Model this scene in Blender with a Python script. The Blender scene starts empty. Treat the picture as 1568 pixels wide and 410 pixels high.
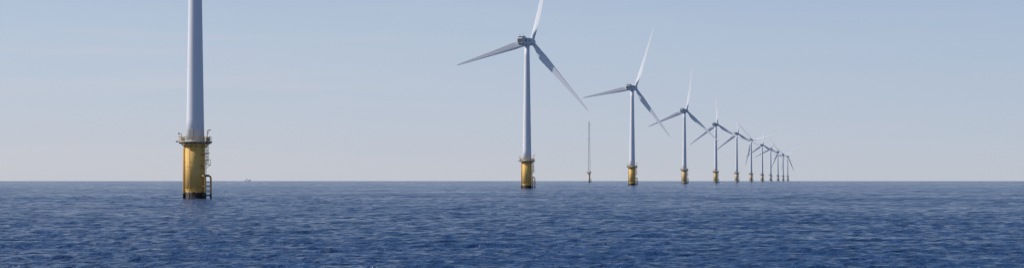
import bpy, bmesh, math, random
import numpy as np
from mathutils import Vector, Matrix
random.seed(3); rng=np.random.default_rng(7)
R_EARTH=6.37e6; CAM_H=4.7; F=3118.0; EYE=273.0; CX=784.0
scene=bpy.context.scene
col=scene.collection

# ---------------- materials ----------------
def newmat(name):
    m=bpy.data.materials.new(name); m.use_nodes=True
    nt=m.node_tree; b=nt.nodes['Principled BSDF']
    return m,nt,b
def N(nt,t,**k):
    n=nt.nodes.new(t)
    for a,v in k.items(): setattr(n,a,v)
    return n
def paint(name,colr,rough=0.45,dirt=0.12,scale=0.6,dirtcol=(0.35,0.33,0.30),streak=True,darkz=None,growth=(0.022,0.02,0.016)):
    m,nt,b=newmat(name); L=nt.links.new
    tc=N(nt,'ShaderNodeTexCoord'); mp=N(nt,'ShaderNodeMapping')
    mp.inputs['Scale'].default_value=(1.6,1.6,0.12) if streak else (1,1,1)
    L(tc.outputs['Object'],mp.inputs['Vector'])
    nz=N(nt,'ShaderNodeTexNoise'); nz.inputs['Scale'].default_value=scale; nz.inputs['Detail'].default_value=8
    nz.inputs['Roughness'].default_value=0.65
    L(mp.outputs[0],nz.inputs['Vector'])
    rp=N(nt,'ShaderNodeValToRGB'); rp.color_ramp.elements[0].position=0.48; rp.color_ramp.elements[1].position=0.75
    rp.color_ramp.elements[1].color=(dirt*4,)*3+(1,)
    L(nz.outputs['Fac'],rp.inputs['Fac'])
    mx=N(nt,'ShaderNodeMix',data_type='RGBA'); mx.inputs['A'].default_value=(*colr,1); mx.inputs['B'].default_value=(*dirtcol,1)
    L(rp.outputs['Color'],mx.inputs['Factor'])
    out=mx.outputs['Result']
    if darkz is not None:
        sp=N(nt,'ShaderNodeSeparateXYZ'); L(tc.outputs['Object'],sp.inputs[0])
        n2=N(nt,'ShaderNodeTexNoise'); n2.inputs['Scale'].default_value=1.3; n2.inputs['Detail'].default_value=6
        L(tc.outputs['Object'],n2.inputs['Vector'])
        ma=N(nt,'ShaderNodeMath',operation='MULTIPLY_ADD'); L(n2.outputs['Fac'],ma.inputs[0]); ma.inputs[1].default_value=1.2; L(sp.outputs['Z'],ma.inputs[2])
        mr=N(nt,'ShaderNodeMapRange'); mr.inputs['From Min'].default_value=darkz+0.4; mr.inputs['From Max'].default_value=darkz+0.75
        L(ma.outputs[0],mr.inputs['Value'])
        m2=N(nt,'ShaderNodeMix',data_type='RGBA'); L(mr.outputs[0],m2.inputs['Factor'])
        m2.inputs['A'].default_value=(*growth,1); L(out,m2.inputs['B']); out=m2.outputs['Result']
    L(out,b.inputs['Base Color'])
    b.inputs['Roughness'].default_value=rough
    return m
def lerp(a,b,t): return tuple(x*(1-t)+y*t for x,y in zip(a,b))
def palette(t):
    hz=(0.54,0.59,0.68); sfx='' if t==0 else '_haze_tint'  # far variants: distance haze mixed into the paint colours, not wear
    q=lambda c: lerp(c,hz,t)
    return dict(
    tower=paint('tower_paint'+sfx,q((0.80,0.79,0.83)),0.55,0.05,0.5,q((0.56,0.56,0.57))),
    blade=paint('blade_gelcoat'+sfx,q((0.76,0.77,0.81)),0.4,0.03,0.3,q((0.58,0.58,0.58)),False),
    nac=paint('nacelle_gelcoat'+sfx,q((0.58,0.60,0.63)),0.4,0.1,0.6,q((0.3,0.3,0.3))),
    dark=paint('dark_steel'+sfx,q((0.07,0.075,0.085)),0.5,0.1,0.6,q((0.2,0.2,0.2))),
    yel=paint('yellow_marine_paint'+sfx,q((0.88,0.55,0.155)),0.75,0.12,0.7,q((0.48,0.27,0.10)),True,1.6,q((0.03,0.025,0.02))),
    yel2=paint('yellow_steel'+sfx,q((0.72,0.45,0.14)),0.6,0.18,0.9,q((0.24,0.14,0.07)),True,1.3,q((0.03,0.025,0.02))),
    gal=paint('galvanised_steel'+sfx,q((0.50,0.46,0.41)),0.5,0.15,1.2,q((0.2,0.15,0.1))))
P0=palette(0)
M_tower,M_blade,M_nac,M_dark,M_yel,M_yel2,M_gal=[P0[k] for k in('tower','blade','nac','dark','yel','yel2','gal')]
M_mast=paint('mast_steel',(0.42,0.45,0.50),0.5,0.1)
M_ship=paint('ship_paint',(0.80,0.82,0.85),0.6,0.02,0.6,(0.8,0.8,0.8))
M_hull=paint('ship_hull',(0.50,0.53,0.60),0.6,0.02,0.6,(0.5,0.5,0.55))  # both ship colours lightened, distance haze put into the base colour

# ---------------- mesh helpers ----------------
class MB:
    def __init__(s): s.v=[]; s.f=[]; s.mi=[]; s.sm=[]
    def lathe(s,prof,seg=48,mi=0,c=(0,0),cap=True):
        b=len(s.v); n=len(prof)
        for r,z in prof:
            for k in range(seg):
                a=2*math.pi*k/seg; s.v.append((c[0]+r*math.cos(a),c[1]+r*math.sin(a),z))
        for i in range(n-1):
            for k in range(seg):
                k2=(k+1)%seg
                s.f.append((b+i*seg+k,b+i*seg+k2,b+(i+1)*seg+k2,b+(i+1)*seg+k)); s.mi.append(mi); s.sm.append(True)
        if cap:
            s.f.append(tuple(b+k for k in reversed(range(seg)))); s.mi.append(mi); s.sm.append(False)
            s.f.append(tuple(b+(n-1)*seg+k for k in range(seg))); s.mi.append(mi); s.sm.append(False)
    def tube(s,pts,r,seg=8,mi=0):
        pts=[Vector(p) for p in pts]; b=len(s.v); n=len(pts)
        for i,p in enumerate(pts):
            t=(pts[min(i+1,n-1)]-pts[max(i-1,0)]).normalized()
            u=t.cross(Vector((0,0,1)))
            if u.length<0.05: u=t.cross(Vector((1,0,0)))
            u.normalize(); w=t.cross(u)
            for k in range(seg):
                a=2*math.pi*k/seg; s.v.append(tuple(p+u*(r*math.cos(a))+w*(r*math.sin(a))))
        for i in range(n-1):
            for k in range(seg):
                k2=(k+1)%seg
                s.f.append((b+i*seg+k,b+i*seg+k2,b+(i+1)*seg+k2,b+(i+1)*seg+k)); s.mi.append(mi); s.sm.append(True)
        s.f.append(tuple(b+k for k in reversed(range(seg)))); s.mi.append(mi); s.sm.append(False)
        s.f.append(tuple(b+(n-1)*seg+k for k in range(seg))); s.mi.append(mi); s.sm.append(False)
    def box(s,c,d,mi=0,rot=0.0):
        b=len(s.v); cr,sr=math.cos(rot),math.sin(rot)
        for z in(-1,1):
            for x,y in((-1,-1),(1,-1),(1,1),(-1,1)):
                X=x*d[0]/2;Y=y*d[1]/2
                s.v.append((c[0]+X*cr-Y*sr,c[1]+X*sr+Y*cr,c[2]+z*d[2]/2))
        for f in((3,2,1,0),(4,5,6,7),(0,1,5,4),(1,2,6,5),(2,3,7,6),(3,0,4,7)):
            s.f.append(tuple(b+i for i in f)); s.mi.append(mi); s.sm.append(False)
    def loft(s,rings,mi=0,cap=True,smooth=True):
        b=len(s.v); seg=len(rings[0]); n=len(rings)
        for r in rings: s.v+= [tuple(p) for p in r]
        for i in range(n-1):
            for k in range(seg):
                k2=(k+1)%seg
                s.f.append((b+i*seg+k,b+i*seg+k2,b+(i+1)*seg+k2,b+(i+1)*seg+k)); s.mi.append(mi); s.sm.append(smooth)
        if cap:
            s.f.append(tuple(b+k for k in reversed(range(seg)))); s.mi.append(mi); s.sm.append(False)
            s.f.append(tuple(b+(n-1)*seg+k for k in range(seg))); s.mi.append(mi); s.sm.append(False)
    def mesh(s,name,mats):
        me=bpy.data.meshes.new(name); me.from_pydata(s.v,[],s.f)
        for m in mats: me.materials.append(m)
        me.polygons.foreach_set('material_index',s.mi); me.polygons.foreach_set('use_smooth',s.sm)
        bm=bmesh.new(); bm.from_mesh(me); bmesh.ops.recalc_face_normals(bm,faces=bm.faces); bm.to_mesh(me); bm.free()
        me.update(); return me

# tower
mb=MB()
def trad(z): return 2.08+(1.2-2.08)*(z-13.6)/(68.3-13.6)
mb.lathe([(trad(z),z) for z in np.linspace(13.35,68.2,12)],64)
mb.lathe([(2.2,13.3),(2.2,13.56)],64,cap=True)
mb.lathe([(1.34,68.0),(1.34,68.4)],48)
for zf in (31,49):
    mb.lathe([(trad(zf)+.012,zf-.06),(trad(zf)+.012,zf+.06)],64)
mb.box((-0.6,-2.04,14.9),(1.0,0.14,2.2),1,rot=-0.28)
me_tower=mb.mesh('tower',[M_tower,M_gal])
# transition piece
mb=MB()
mb.lathe([(2.2,-9),(2.2,2.1)],64)
mb.lathe([(2.26,2.0),(2.26,12.9)],64)
mb.lathe([(2.34,12.3),(2.34,12.99)],64)
mb.lathe([(2.31,7.5),(2.31,7.66)],64)
mb.lathe([(2.31,2.0),(2.31,2.2)],64)
me_tp=mb.mesh('transition_piece',[M_yel])
# platform with railing, brackets, davits
mb=MB(); PZ=13.05
mb.lathe([(3.8,PZ),(3.8,PZ+.02)],32,mi=1)
mb.tube([(3.8*math.cos(a),3.8*math.sin(a),PZ+.16) for a in np.linspace(0,2*math.pi,41)],.16,6,1)
for k in range(12):
    a=2*math.pi*(k+.5)/12; c,s_=math.cos(a),math.sin(a)
    mb.tube([(2.3*c,2.3*s_,11.9),(3.6*c,3.6*s_,PZ-.02)],.08,6,0)
    mb.box((3.0*c,3.0*s_,PZ-.14),(1.5,.14,.26),0,rot=a)
for k in range(20):
    a=2*math.pi*k/20
    mb.tube([(3.7*math.cos(a),3.7*math.sin(a),PZ+.2),(3.7*math.cos(a),3.7*math.sin(a),PZ+1.4)],.05,6,0)
for hz in(.55,.95,1.38):
    mb.tube([(3.7*math.cos(a),3.7*math.sin(a),PZ+hz) for a in np.linspace(0,2*math.pi,41)],.05,6,0)
mb.tube([(3.0,-1.3,PZ+.2),(3.0,-1.3,PZ+2.5),(3.15,-1.35,PZ+2.8),(3.6,-1.6,PZ+2.95),(3.9,-1.75,PZ+2.9)],.09,8,0)
mb.tube([(3.0,-1.3,PZ+1.6),(3.5,-1.55,PZ+2.85)],.05,6,0)
mb.tube([(-3.1,-.9,PZ+.2),(-3.1,-.9,PZ+2.0),(-3.6,-1.1,PZ+2.2)],.08,8,0)
mb.box((-3.0,.9,PZ+.7),(.7,.9,.95),2); mb.box((2.9,1.2,PZ+.75),(.6,.8,1.0),1)
mb.box((-2.75,-1.55,PZ+.6),(.5,.5,.75),1,rot=.5)
mb.box((-4.05,-.25,PZ+.25),(.7,.9,.3),0)
mb.tube([(-3.68,-.7,PZ+1.2),(-3.68,-.7,PZ+2.0)],.05,6,0); mb.lathe([(.13,PZ+1.95),(.16,PZ+2.0),(.16,PZ+2.25),(.05,PZ+2.35)],12,2,c=(-3.68,-.7))
me_plat=mb.mesh('service_platform',[M_yel2,M_gal,M_dark])
# ladder + boat landing
mb=MB(); A=-math.radians(30); ur=Vector((math.cos(A),math.sin(A),0)); ut=Vector((-math.sin(A),math.cos(A),0))
def P(r,t,z): v=ur*r+ut*t; return (v.x,v.y,z)
for t in(-.28,.28): mb.tube([P(2.95,t,-3),P(2.95,t,PZ+1.2)],.07,6,0)
z=-2.0
while z<PZ: mb.tube([P(2.95,-.28,z),P(2.95,.28,z)],.035,5,0); z+=.3
for z in(2.2,5.0,7.6,10.2,12.4):
    for t in(-.28,.28): mb.tube([P(2.2,t,z),P(2.95,t,z)],.05,5,0)
z=8.2
while z<12.9:
    mb.tube([P(2.95,-.36,z),P(3.4,-.42,z),P(3.72,-.2,z),P(3.72,.2,z),P(3.4,.42,z),P(2.95,.36,z)],.06,5,0); z+=.75
for t in(-.36,0,.36): mb.tube([P(3.68,t*.8,8.2),P(3.68,t*.8,12.8)],.045,5,0)
mb.box(P(3.05,0,7.9)[:2]+(7.9,),(1.5,1.9,.14),0,rot=A)
mb.box(P(3.05,0,10.6)[:2]+(10.6,),(1.3,1.5,.14),0,rot=A)
for t in(-.9,.9):
    for r in(2.5,3.75): mb.tube([P(r,t,7.95),P(r,t,9.1)],.05,5,0)
    mb.tube([P(2.4,t,9.1),P(3.75,t,9.1)],.05,5,0)
    mb.tube([P(2.2,t,6.9),P(3.7,t,7.85)],.06,5,0)
mb.tube([P(3.75,-.9,9.1),P(3.75,.9,9.1)],.05,5,0)
mb.box(P(2.9,0,10.4)[:2]+(5.6,),(1.1,1.5,.1),1,rot=A)
for t in(-1.05,1.05):
    mb.tube([P(2.2,t*.7,5.3),P(3.1,t*.95,5.35),P(3.55,t,5.2),P(3.75,t,4.8),P(3.75,t,-4)],.22,12,0)
    for z in(.8,2.9): mb.tube([P(2.1,t*.7,z),P(3.75,t,z)],.14,8,0)
for z in(1.9,3.9): mb.tube([P(3.7,-1.05,z),P(3.7,1.05,z)],.09,8,0)
me_land=mb.mesh('boat_landing',[M_yel2,M_gal])
# J tubes
mb=MB()
for (ang,rr) in((math.radians(184),.22),(math.radians(160),.2),(math.radians(250),.11)):
    c,s_=math.cos(ang),math.sin(ang)
    mb.tube([(2.2*c,2.2*s_,12.6),(2.6*c,2.6*s_,12.2),(2.66*c,2.66*s_,11.8),(2.66*c,2.66*s_,-4)],rr,10,0)
    for z in(2.4,5.5,8.6,11.3): mb.tube([(2.2*c,2.2*s_,z),(2.66*c,2.66*s_,z)],.09,6,0)
me_j=mb.mesh('cable_tube',[M_yel2])
# nacelle
def rrect(w,zb,zt,y,r=.45,n=5):
    pts=[]; cz=(zb+zt)/2; h=(zt-zb)/2
    for cx_,cz_,a0 in((w-r,h-r,0),(-(w-r),h-r,90),(-(w-r),-(h-r),180),(w-r,-(h-r),270)):
        for k in range(n):
            a=math.radians(a0+90*k/(n-1)); pts.append((cx_+r*math.cos(a),y,cz+cz_+r*math.sin(a)))
    return pts
mb=MB()
mb.loft([rrect(1.35,-.9,1.6,-6.25,.35),rrect(1.6,-1.15,1.85,-6.0),rrect(1.78,-1.6,1.95,-4.6),rrect(1.8,-1.75,1.95,-2),rrect(1.8,-1.75,1.9,1.2),rrect(1.7,-1.6,1.75,2.4),rrect(1.45,-1.35,1.5,3.0,.6)],0)
mb.box((0,-4.6,2.2),(2.9,2.2,.6),0)
mb.box((0,-5.73,2.2),(2.5,.08,.42),1)
for x in(-1.05,-.35,.35,1.05): mb.box((x,-6.28,.45),(.5,.1,1.7),1)
mb.box((0,-6.29,-.62),(1.6,.08,.3),1)
for sx in(-1,1):
    mb.box((sx*1.81,-3.6,.6),(.06,1.5,.9),1); mb.box((sx*1.81,-.6,.7),(.06,1.1,.5),1)
    mb.tube([(sx*1.0,-4.6,2.4),(sx*1.0,-4.6,3.6)],.05,6,1); mb.box((sx*1.0,-4.6,3.6),(.35,.1,.14),1)
mb.tube([(-1.5,-5.6,2.55),(-1.5,-3.5,2.55),(-1.5,-3.5,1.9)],.04,5,1)
mb.tube([(1.5,-5.6,2.55),(1.5,-3.5,2.55),(1.5,-3.5,1.9)],.04,5,1)
mb.lathe([(1.3,-1.9),(1.5,-1.6)],32,0)
me_nac=mb.mesh('nacelle',[M_nac,M_dark])
mb=MB(); rings=[]
for y,r in((-1.25,1.35),(-1.1,1.5),(0,1.62),(.8,1.5),(1.5,1.15),(2.0,.65),(2.2,.15)):
    rings.append([(r*math.cos(2*math.pi*k/32),y,r*math.sin(2*math.pi*k/32)) for k in range(32)])
mb.loft(rings); me_hub=mb.mesh('hub_spinner',[M_blade])
def blade_mesh(pitch):
    mb=MB(); rings=[]; NS=32
    st=[(0,1.85,1.0,0),(1.2,1.85,1.0,0),(2.4,1.95,.95,12),(4,2.4,.72,14),(6,3.1,.48,14),(8.5,3.6,.34,12.5),(11,3.5,.28,10.5),(15,3.05,.25,7.5),(20,2.55,.22,5),(26,2.05,.20,3),(32,1.6,.19,1.5),(38,1.18,.18,.4),(42,.85,.18,0),(43.8,.55,.17,0),(44.6,.28,.16,0),(44.8,.08,.15,0)]
    for r,c,t,tw in st:
        rd=min(1,max(0,(6-r)/4.2)); ring=[]
        bend=0.8*(r/44.8)**2
        a=math.radians(tw+pitch); ca,sa=math.cos(a),math.sin(a)
        for k in range(NS):
            th=2*math.pi*k/NS
            xx=.5+.5*math.cos(th)
            sgn=1 if math.sin(th)>=0 else -1
            yt=5*(.2969*math.sqrt(max(xx,0))-.126*xx-.3516*xx**2+.2843*xx**3-.1036*xx**4)*sgn
            X=(xx-.30)*c; Y=yt*t*c+.04*c*math.sin(math.pi*xx)
            Xc=c*.5*math.cos(th); Yc=c*.5*math.sin(th)
            X=X*(1-rd)+Xc*rd; Y=Y*(1-rd)+Yc*rd
            ring.append((X*ca+Y*sa, -X*sa+Y*ca-bend*0.5, r+.9))
        rings.append(ring)
    mb.loft(rings); return mb.mesh('blade',[M_blade])
me_blade=blade_mesh(14)

MESH=dict(tower=me_tower,tp=me_tp,plat=me_plat,land=me_land,j=me_j,nac=me_nac,hub=me_hub,blade=me_blade)
rev={P0[k].name:k for k in P0}
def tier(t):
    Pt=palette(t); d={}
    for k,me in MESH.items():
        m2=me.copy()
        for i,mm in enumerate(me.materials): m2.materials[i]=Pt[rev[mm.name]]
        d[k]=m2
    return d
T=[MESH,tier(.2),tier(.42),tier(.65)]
def child(name,me,parent,mat=None):
    o=bpy.data.objects.new(name,me); col.objects.link(o); o.parent=parent
    if mat is not None: o.matrix_local=mat
    return o
def turbine(x_px,ang,tr,yaw=-34,yscale=3.19/479):
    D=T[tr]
    s=(1286-x_px)*yscale; Z=F/s; X=(x_px-CX)/F*Z; r2=X*X+Z*Z
    e=bpy.data.objects.new('wind_turbine',None); e.empty_display_size=5; col.objects.link(e)
    e.location=(X,Z,-r2/(2*R_EARTH))
    child('transition_piece',D['tp'],e); child('tower',D['tower'],e); child('service_platform',D['plat'],e)
    child('boat_landing',D['land'],e); child('cable_tube',D['j'],e)
    Y=Matrix.Rotation(math.radians(yaw),4,'Z'); T0=Matrix.Translation((0,0,70.1))
    child('nacelle',D['nac'],e,T0@Y)
    H=T0@Y@Matrix.Rotation(math.radians(4),4,'X')@Matrix.Translation((0,4.3,0))
    child('hub_spinner',D['hub'],e,H)
    for k in range(3):
        child('blade_%d'%(k+1),D['blade'],e,H@Matrix.Rotation(math.radians(ang+120*k),4,'Y'))
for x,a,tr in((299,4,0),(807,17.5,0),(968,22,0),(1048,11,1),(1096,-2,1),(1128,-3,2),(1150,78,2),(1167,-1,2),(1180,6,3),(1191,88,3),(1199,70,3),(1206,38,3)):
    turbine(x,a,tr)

# ---------------- met mast ----------------
Zm=2830.; Xm=(902-CX)/F*Zm
e=bpy.data.objects.new('meteorological_mast',None); col.objects.link(e); e.location=(Xm,Zm,-(Xm*Xm+Zm*Zm)/(2*R_EARTH))
mb=MB(); mb.lathe([(1.7,-8),(1.7,12.5)],32,0); mb.lathe([(3.6,12.5),(3.6,12.8)],24,1)
for k in range(10):
    a=2*math.pi*k/10; mb.tube([(3.5*math.cos(a),3.5*math.sin(a),12.7),(3.5*math.cos(a),3.5*math.sin(a),14)],.07,5,1)
mb.tube([(3.5*math.cos(a),3.5*math.sin(a),14) for a in np.linspace(0,2*math.pi,25)],.07,5,1)
mb.tube([(2.4,-.6,-4),(2.4,-.6,5)],.2,8,0); mb.tube([(3,.6,-4),(3,.6,5)],.2,8,0)
mb.box((1.5,1.2,14.2),(1.8,1.8,2.6),1); mb.box((-1.6,.6,13.8),(1.4,1.6,1.8),1)
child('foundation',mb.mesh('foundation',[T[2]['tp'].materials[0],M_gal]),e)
mb=MB(); H0,H1=12.8,84.
def leg(k,z):
    r=2.1+(.7-2.1)*((z-H0)/(H1-H0))**.85; a=math.radians(90+120*k+15); return Vector((r*math.cos(a),r*math.sin(a),z))
zs=[H0]
while zs[-1]<H1-1: zs.append(min(H1,zs[-1]+max(1.4,2.8-(zs[-1]-H0)*.02)))
for k in range(3):
    mb.tube([leg(k,z) for z in zs],.13,6,0)
    for i in range(len(zs)-1):
        a,b_=leg(k,zs[i]),leg((k+1)%3,zs[i+1]) 
        if i%2: a,b_=leg((k+1)%3,zs[i]),leg(k,zs[i+1])
        mb.tube([a,b_],.07,4,0); mb.tube([leg(k,zs[i]),leg((k+1)%3,zs[i])],.06,4,0)
for z in(30,45,60,72,80): mb.tube([(-3.2,0,z),(3.2,0,z)],.06,5,0); mb.tube([(3.2,0,z),(3.2,0,z+.8)],.06,5,0); mb.tube([(-3.2,0,z),(-3.2,0,z+.8)],.06,5,0)
mb.tube([(0,0,84),(0,0,87)],.08,5,0)
child('lattice_tower',mb.mesh('lattice_tower',[M_mast]),e)

# ---------------- distant ship ----------------
Zs=7600.; Xs=(379-CX)/F*Zs
e=bpy.data.objects.new('cargo_ship',None); col.objects.link(e); e.location=(Xs,Zs,-(Xs*Xs+Zs*Zs)/(2*R_EARTH)-.3); e.rotation_euler=(0,0,math.radians(-40))
mb=MB(); rings=[]
for x,w,zt in((-18,2.6,3.8),(-16,3.4,3.8),(-5,3.8,3.6),(9,3.8,3.7),(13,2.2,4.4),(17,.2,5.0)):
    rings.append([(x,-w,zt),(x,w,zt),(x,w*.85,0),(x,0,-1.5),(x,-w*.85,0)])
mb.loft(rings,0,smooth=False); child('hull',mb.mesh('hull',[M_hull]),e)
mb=MB(); mb.box((-8,0,5.6),(8,6,3.8)); mb.box((-7.5,0,8.1),(4.5,5,1.2)); mb.tube([(-8,0,8.5),(-8,0,11.5)],.2); mb.tube([(8,0,3),(8,0,8)],.2); mb.box((4,0,4.3),(9,5,1.4))
child('superstructure',mb.mesh('superstructure',[M_ship]),e)

# ---------------- sea ----------------
rr=[0.0]; r=1.0
while r<70: rr.append(r); r*=1.12
r=70.
while r<16000:
    rr.append(r)
    r+= max(0.12, r*0.0014) if r<2500 else r*0.005
rr=np.array(rr[1:])
dense=math.radians(18); da=0.0008
th=np.arange(-dense,dense,da)
rest=np.linspace(dense,2*math.pi-dense,110)[:-1]
ths=np.concatenate([th,rest]); dth=np.diff(np.concatenate([ths,[ths[0]+2*math.pi]]))
nr,na=len(rr),len(ths)
Rg,Tg=np.meshgrid(rr,ths,indexing='ij')
X=(Rg*np.sin(Tg)).astype(np.float32); Y=(Rg*np.cos(Tg)).astype(np.float32)
drr=np.gradient(rr); cell=np.maximum(drr[:,None]*1.0,(rr[:,None]*dth[None,:])).astype(np.float32)
Z=np.zeros_like(X); DX=np.zeros_like(X); DY=np.zeros_like(X)
gust=1+0.22*np.sin(X/61.+1.3*np.sin(Y/143.))*np.sin(Y/97.+X/210.+.6)+.15*np.sin(X/23.+Y/41.)
wind=math.radians(-100)
NW=120; nrr=len(rr)
for i in range(NW):
    lam=0.36*(8/0.36)**((i+rng.random())/NW)
    k=2*math.pi/lam
    d=wind+rng.normal(0,0.55 if lam<3 else 0.35)
    slope=0.034 if lam<1.6 else (0.025 if lam<3.2 else 0.013)
    amp=slope/k*(0.6+.8*rng.random())
    ph=rng.random()*2*math.pi
    kx,ky=k*math.cos(d),k*math.sin(d)
    hi=int(np.searchsorted(np.maximum(drr,rr*da)*2.2,lam))
    hi=max(hi,60); sl=slice(0,hi)
    arg=kx*X[sl]+ky*Y[sl]+ph
    fade=np.clip((lam/cell[sl]-2.2)/2.0,0,1)
    a=amp*fade*(gust[sl] if lam<4 else 1)
    Z[sl]+=a*np.cos(arg); s_=np.sin(arg)*a*0.9
    DX[sl]-=s_*math.cos(d); DY[sl]-=s_*math.sin(d)
Z=Z-Rg**2/(2*R_EARTH)
X=X+DX; Y=Y+DY
co=np.empty((nr*na+1,3),dtype=np.float32); co[:-1,0]=X.ravel(); co[:-1,1]=Y.ravel(); co[:-1,2]=Z.ravel(); co[-1]=(0,0,0)
I,J=np.meshgrid(np.arange(nr-1),np.arange(na),indexing='ij'); J2=(J+1)%na
q=np.stack([I*na+J,I*na+J2,(I+1)*na+J2,(I+1)*na+J],-1).reshape(-1,4)[:,::-1]
c=nr*na; jj=np.arange(na); tri=np.stack([np.full(na,c),(jj+1)%na,jj],-1)
nq,nt_=len(q),len(tri)
me=bpy.data.meshes.new('sea'); me.vertices.add(len(co)); me.vertices.foreach_set('co',co.ravel())
li=np.concatenate([q.ravel(),tri.ravel()]).astype(np.int32); me.loops.add(len(li)); me.loops.foreach_set('vertex_index',li)
ls=np.concatenate([np.arange(nq)*4,nq*4+np.arange(nt_)*3]).astype(np.int32)
me.polygons.add(nq+nt_); me.polygons.foreach_set('loop_start',ls)
me.update(calc_edges=True); me.polygons.foreach_set('use_smooth',np.ones(len(me.polygons),dtype=bool))
m,nt,b=newmat('sea_water'); L=nt.links.new
b.inputs['Base Color'].default_value=(0.026,0.074,0.195,1); b.inputs['IOR'].default_value=1.333
tc=N(nt,'ShaderNodeTexCoord')
def noise(scale,detail,sc=(1,1,1),rough=.6):
    mp=N(nt,'ShaderNodeMapping'); mp.inputs['Scale'].default_value=sc; L(tc.outputs['Object'],mp.inputs['Vector'])
    n=N(nt,'ShaderNodeTexNoise'); n.inputs['Scale'].default_value=scale; n.inputs['Detail'].default_value=detail; n.inputs['Roughness'].default_value=rough
    L(mp.outputs[0],n.inputs['Vector']); return n.outputs['Fac']
n1=noise(2.2,6,(1,1.3,1)); bp=N(nt,'ShaderNodeBump'); bp.inputs['Strength'].default_value=1; bp.inputs['Distance'].default_value=0.17; L(n1,bp.inputs['Height'])
n2=noise(.3,5,(1,1.5,1)); bp2=N(nt,'ShaderNodeBump'); bp2.inputs['Distance'].default_value=.95; L(n2,bp2.inputs['Height']); L(bp.outputs[0],bp2.inputs['Normal'])
n4=noise(.05,4,(.8,2.0,1),.7); bp3=N(nt,'ShaderNodeBump'); bp3.inputs['Distance'].default_value=2.6; L(n4,bp3.inputs['Height']); L(bp2.outputs[0],bp3.inputs['Normal'])
L(bp3.outputs[0],b.inputs['Normal'])
n3=noise(.012,4,(1,1,1)); mr=N(nt,'ShaderNodeMapRange'); mr.inputs['From Min'].default_value=.35; mr.inputs['From Max'].default_value=.65; mr.inputs['To Min'].default_value=.08; mr.inputs['To Max'].default_value=.2
L(n3,mr.inputs['Value']); L(mr.outputs[0],b.inputs['Roughness'])
me.materials.append(m); o=bpy.data.objects.new('sea',me); col.objects.link(o)

# ---------------- sky & sun ----------------
SUN_EL=math.radians(33); ROT=math.radians(-84); STR=0.085
w=bpy.data.worlds.new('World'); scene.world=w; w.use_nodes=True; nt=w.node_tree; nt.nodes.clear(); L=nt.links.new
out=N(nt,'ShaderNodeOutputWorld'); bg=N(nt,'ShaderNodeBackground'); sky=N(nt,'ShaderNodeTexSky',sky_type='NISHITA')
sky.sun_disc=False; sky.sun_elevation=SUN_EL; sky.sun_rotation=ROT%(2*math.pi); sky.altitude=0; sky.air_density=1; sky.dust_density=1.0; sky.ozone_density=2.5
bg.inputs['Strength'].default_value=STR
tc=N(nt,'ShaderNodeTexCoord'); sp=N(nt,'ShaderNodeSeparateXYZ'); L(tc.outputs['Generated'],sp.inputs[0])
def lin(c): return tuple((v/255/12.92 if v/255<=.04045 else ((v/255+.055)/1.055)**2.4) for v in c)
def ramp(cols):
    mr=N(nt,'ShaderNodeMapRange'); mr.inputs['From Min'].default_value=0; mr.inputs['From Max'].default_value=.2; L(sp.outputs['Z'],mr.inputs['Value'])
    r=N(nt,'ShaderNodeValToRGB'); r.color_ramp.interpolation='B_SPLINE'
    while len(r.color_ramp.elements)<len(cols): r.color_ramp.elements.new(.5)
    for e_,(p,c) in zip(r.color_ramp.elements,cols): e_.position=p; e_.color=(*lin(c),1)
    L(mr.outputs[0],r.inputs['Fac']); return r.outputs['Color']
cl=ramp([(0,(200,202,210)),(.1,(197,203,214)),(.25,(188,201,218)),(.45,(182,198,219)),(1,(138,164,205))])
cr=ramp([(0,(192,198,208)),(.1,(186,197,212)),(.25,(177,192,213)),(.45,(168,188,213)),(1,(126,156,201))])
mra=N(nt,'ShaderNodeMapRange'); mra.inputs['From Min'].default_value=-.3; mra.inputs['From Max'].default_value=.3; L(sp.outputs['X'],mra.inputs['Value'])
mh=N(nt,'ShaderNodeMix',data_type='RGBA'); L(mra.outputs[0],mh.inputs['Factor']); L(cl,mh.inputs['A']); L(cr,mh.inputs['B'])
mp=N(nt,'ShaderNodeMapping'); mp.inputs['Scale'].default_value=(3,3,40); mp.inputs['Rotation'].default_value=(0,.06,0); L(tc.outputs['Generated'],mp.inputs['Vector'])
nz=N(nt,'ShaderNodeTexNoise'); nz.inputs['Scale'].default_value=2.2; nz.inputs['Detail'].default_value=7; nz.inputs['Roughness'].default_value=.55; nz.inputs['Distortion'].default_value=.6; L(mp.outputs[0],nz.inputs['Vector'])
cmr=N(nt,'ShaderNodeMapRange'); cmr.inputs['From Min'].default_value=.5; cmr.inputs['From Max'].default_value=.8; cmr.inputs['To Max'].default_value=.5; L(nz.outputs['Fac'],cmr.inputs['Value'])
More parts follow.
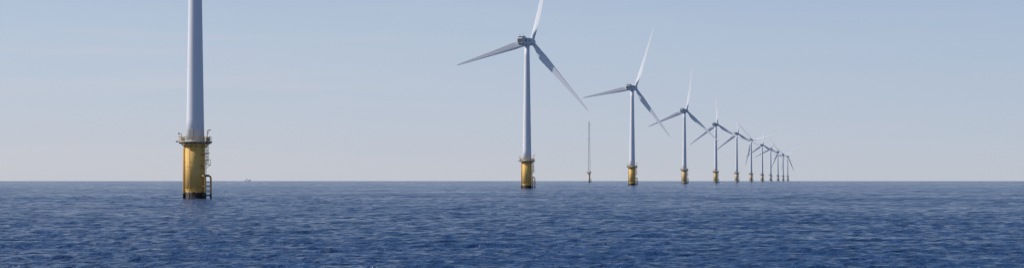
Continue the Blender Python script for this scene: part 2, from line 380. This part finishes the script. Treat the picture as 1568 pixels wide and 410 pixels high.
lm=N(nt,'ShaderNodeMapRange'); lm.inputs['From Min'].default_value=.02; lm.inputs['From Max'].default_value=-.2; lm.inputs['To Min'].default_value=.2; L(sp.outputs['X'],lm.inputs['Value'])
cmul=N(nt,'ShaderNodeMath',operation='MULTIPLY'); L(cmr.outputs[0],cmul.inputs[0]); L(lm.outputs[0],cmul.inputs[1])
mc=N(nt,'ShaderNodeMix',data_type='RGBA'); L(cmul.outputs[0],mc.inputs['Factor']); L(mh.outputs['Result'],mc.inputs['A']); mc.inputs['B'].default_value=(*lin((208,205,213)),1)
sc=N(nt,'ShaderNodeVectorMath',operation='SCALE'); sc.inputs['Scale'].default_value=1/STR; L(mc.outputs['Result'],sc.inputs[0])
hf=N(nt,'ShaderNodeMapRange',interpolation_type='SMOOTHSTEP'); hf.inputs['From Min'].default_value=.09; hf.inputs['From Max'].default_value=.4; hf.inputs['To Min'].default_value=.95; hf.inputs['To Max'].default_value=0; L(sp.outputs['Z'],hf.inputs['Value'])
ms=N(nt,'ShaderNodeMix',data_type='RGBA'); L(hf.outputs[0],ms.inputs['Factor']); L(sky.outputs[0],ms.inputs['A']); L(sc.outputs[0],ms.inputs['B'])
L(ms.outputs['Result'],bg.inputs['Color']); L(bg.outputs[0],out.inputs[0])
sd=bpy.data.lights.new('sun','SUN'); sd.energy=3.4; sd.angle=math.radians(.53); sd.color=(1,.96,.90)
so=bpy.data.objects.new('sun',sd); col.objects.link(so)
d=Vector((math.sin(ROT)*math.cos(SUN_EL),math.cos(ROT)*math.cos(SUN_EL),math.sin(SUN_EL)))
so.rotation_euler=d.to_track_quat('Z','Y').to_euler(); so.location=(0,0,200)

# ---------------- camera ----------------
cd=bpy.data.cameras.new('camera'); co_=bpy.data.objects.new('camera',cd); col.objects.link(co_)
co_.location=(0,0,CAM_H); co_.rotation_euler=(math.radians(90),0,0)
cd.sensor_width=36; cd.lens=36*F/1568; cd.shift_y=(EYE-205)/1568; cd.clip_start=.5; cd.clip_end=40000
scene.camera=co_
scene.view_settings.view_transform='Standard'; scene.view_settings.look='None'; scene.view_settings.exposure=0
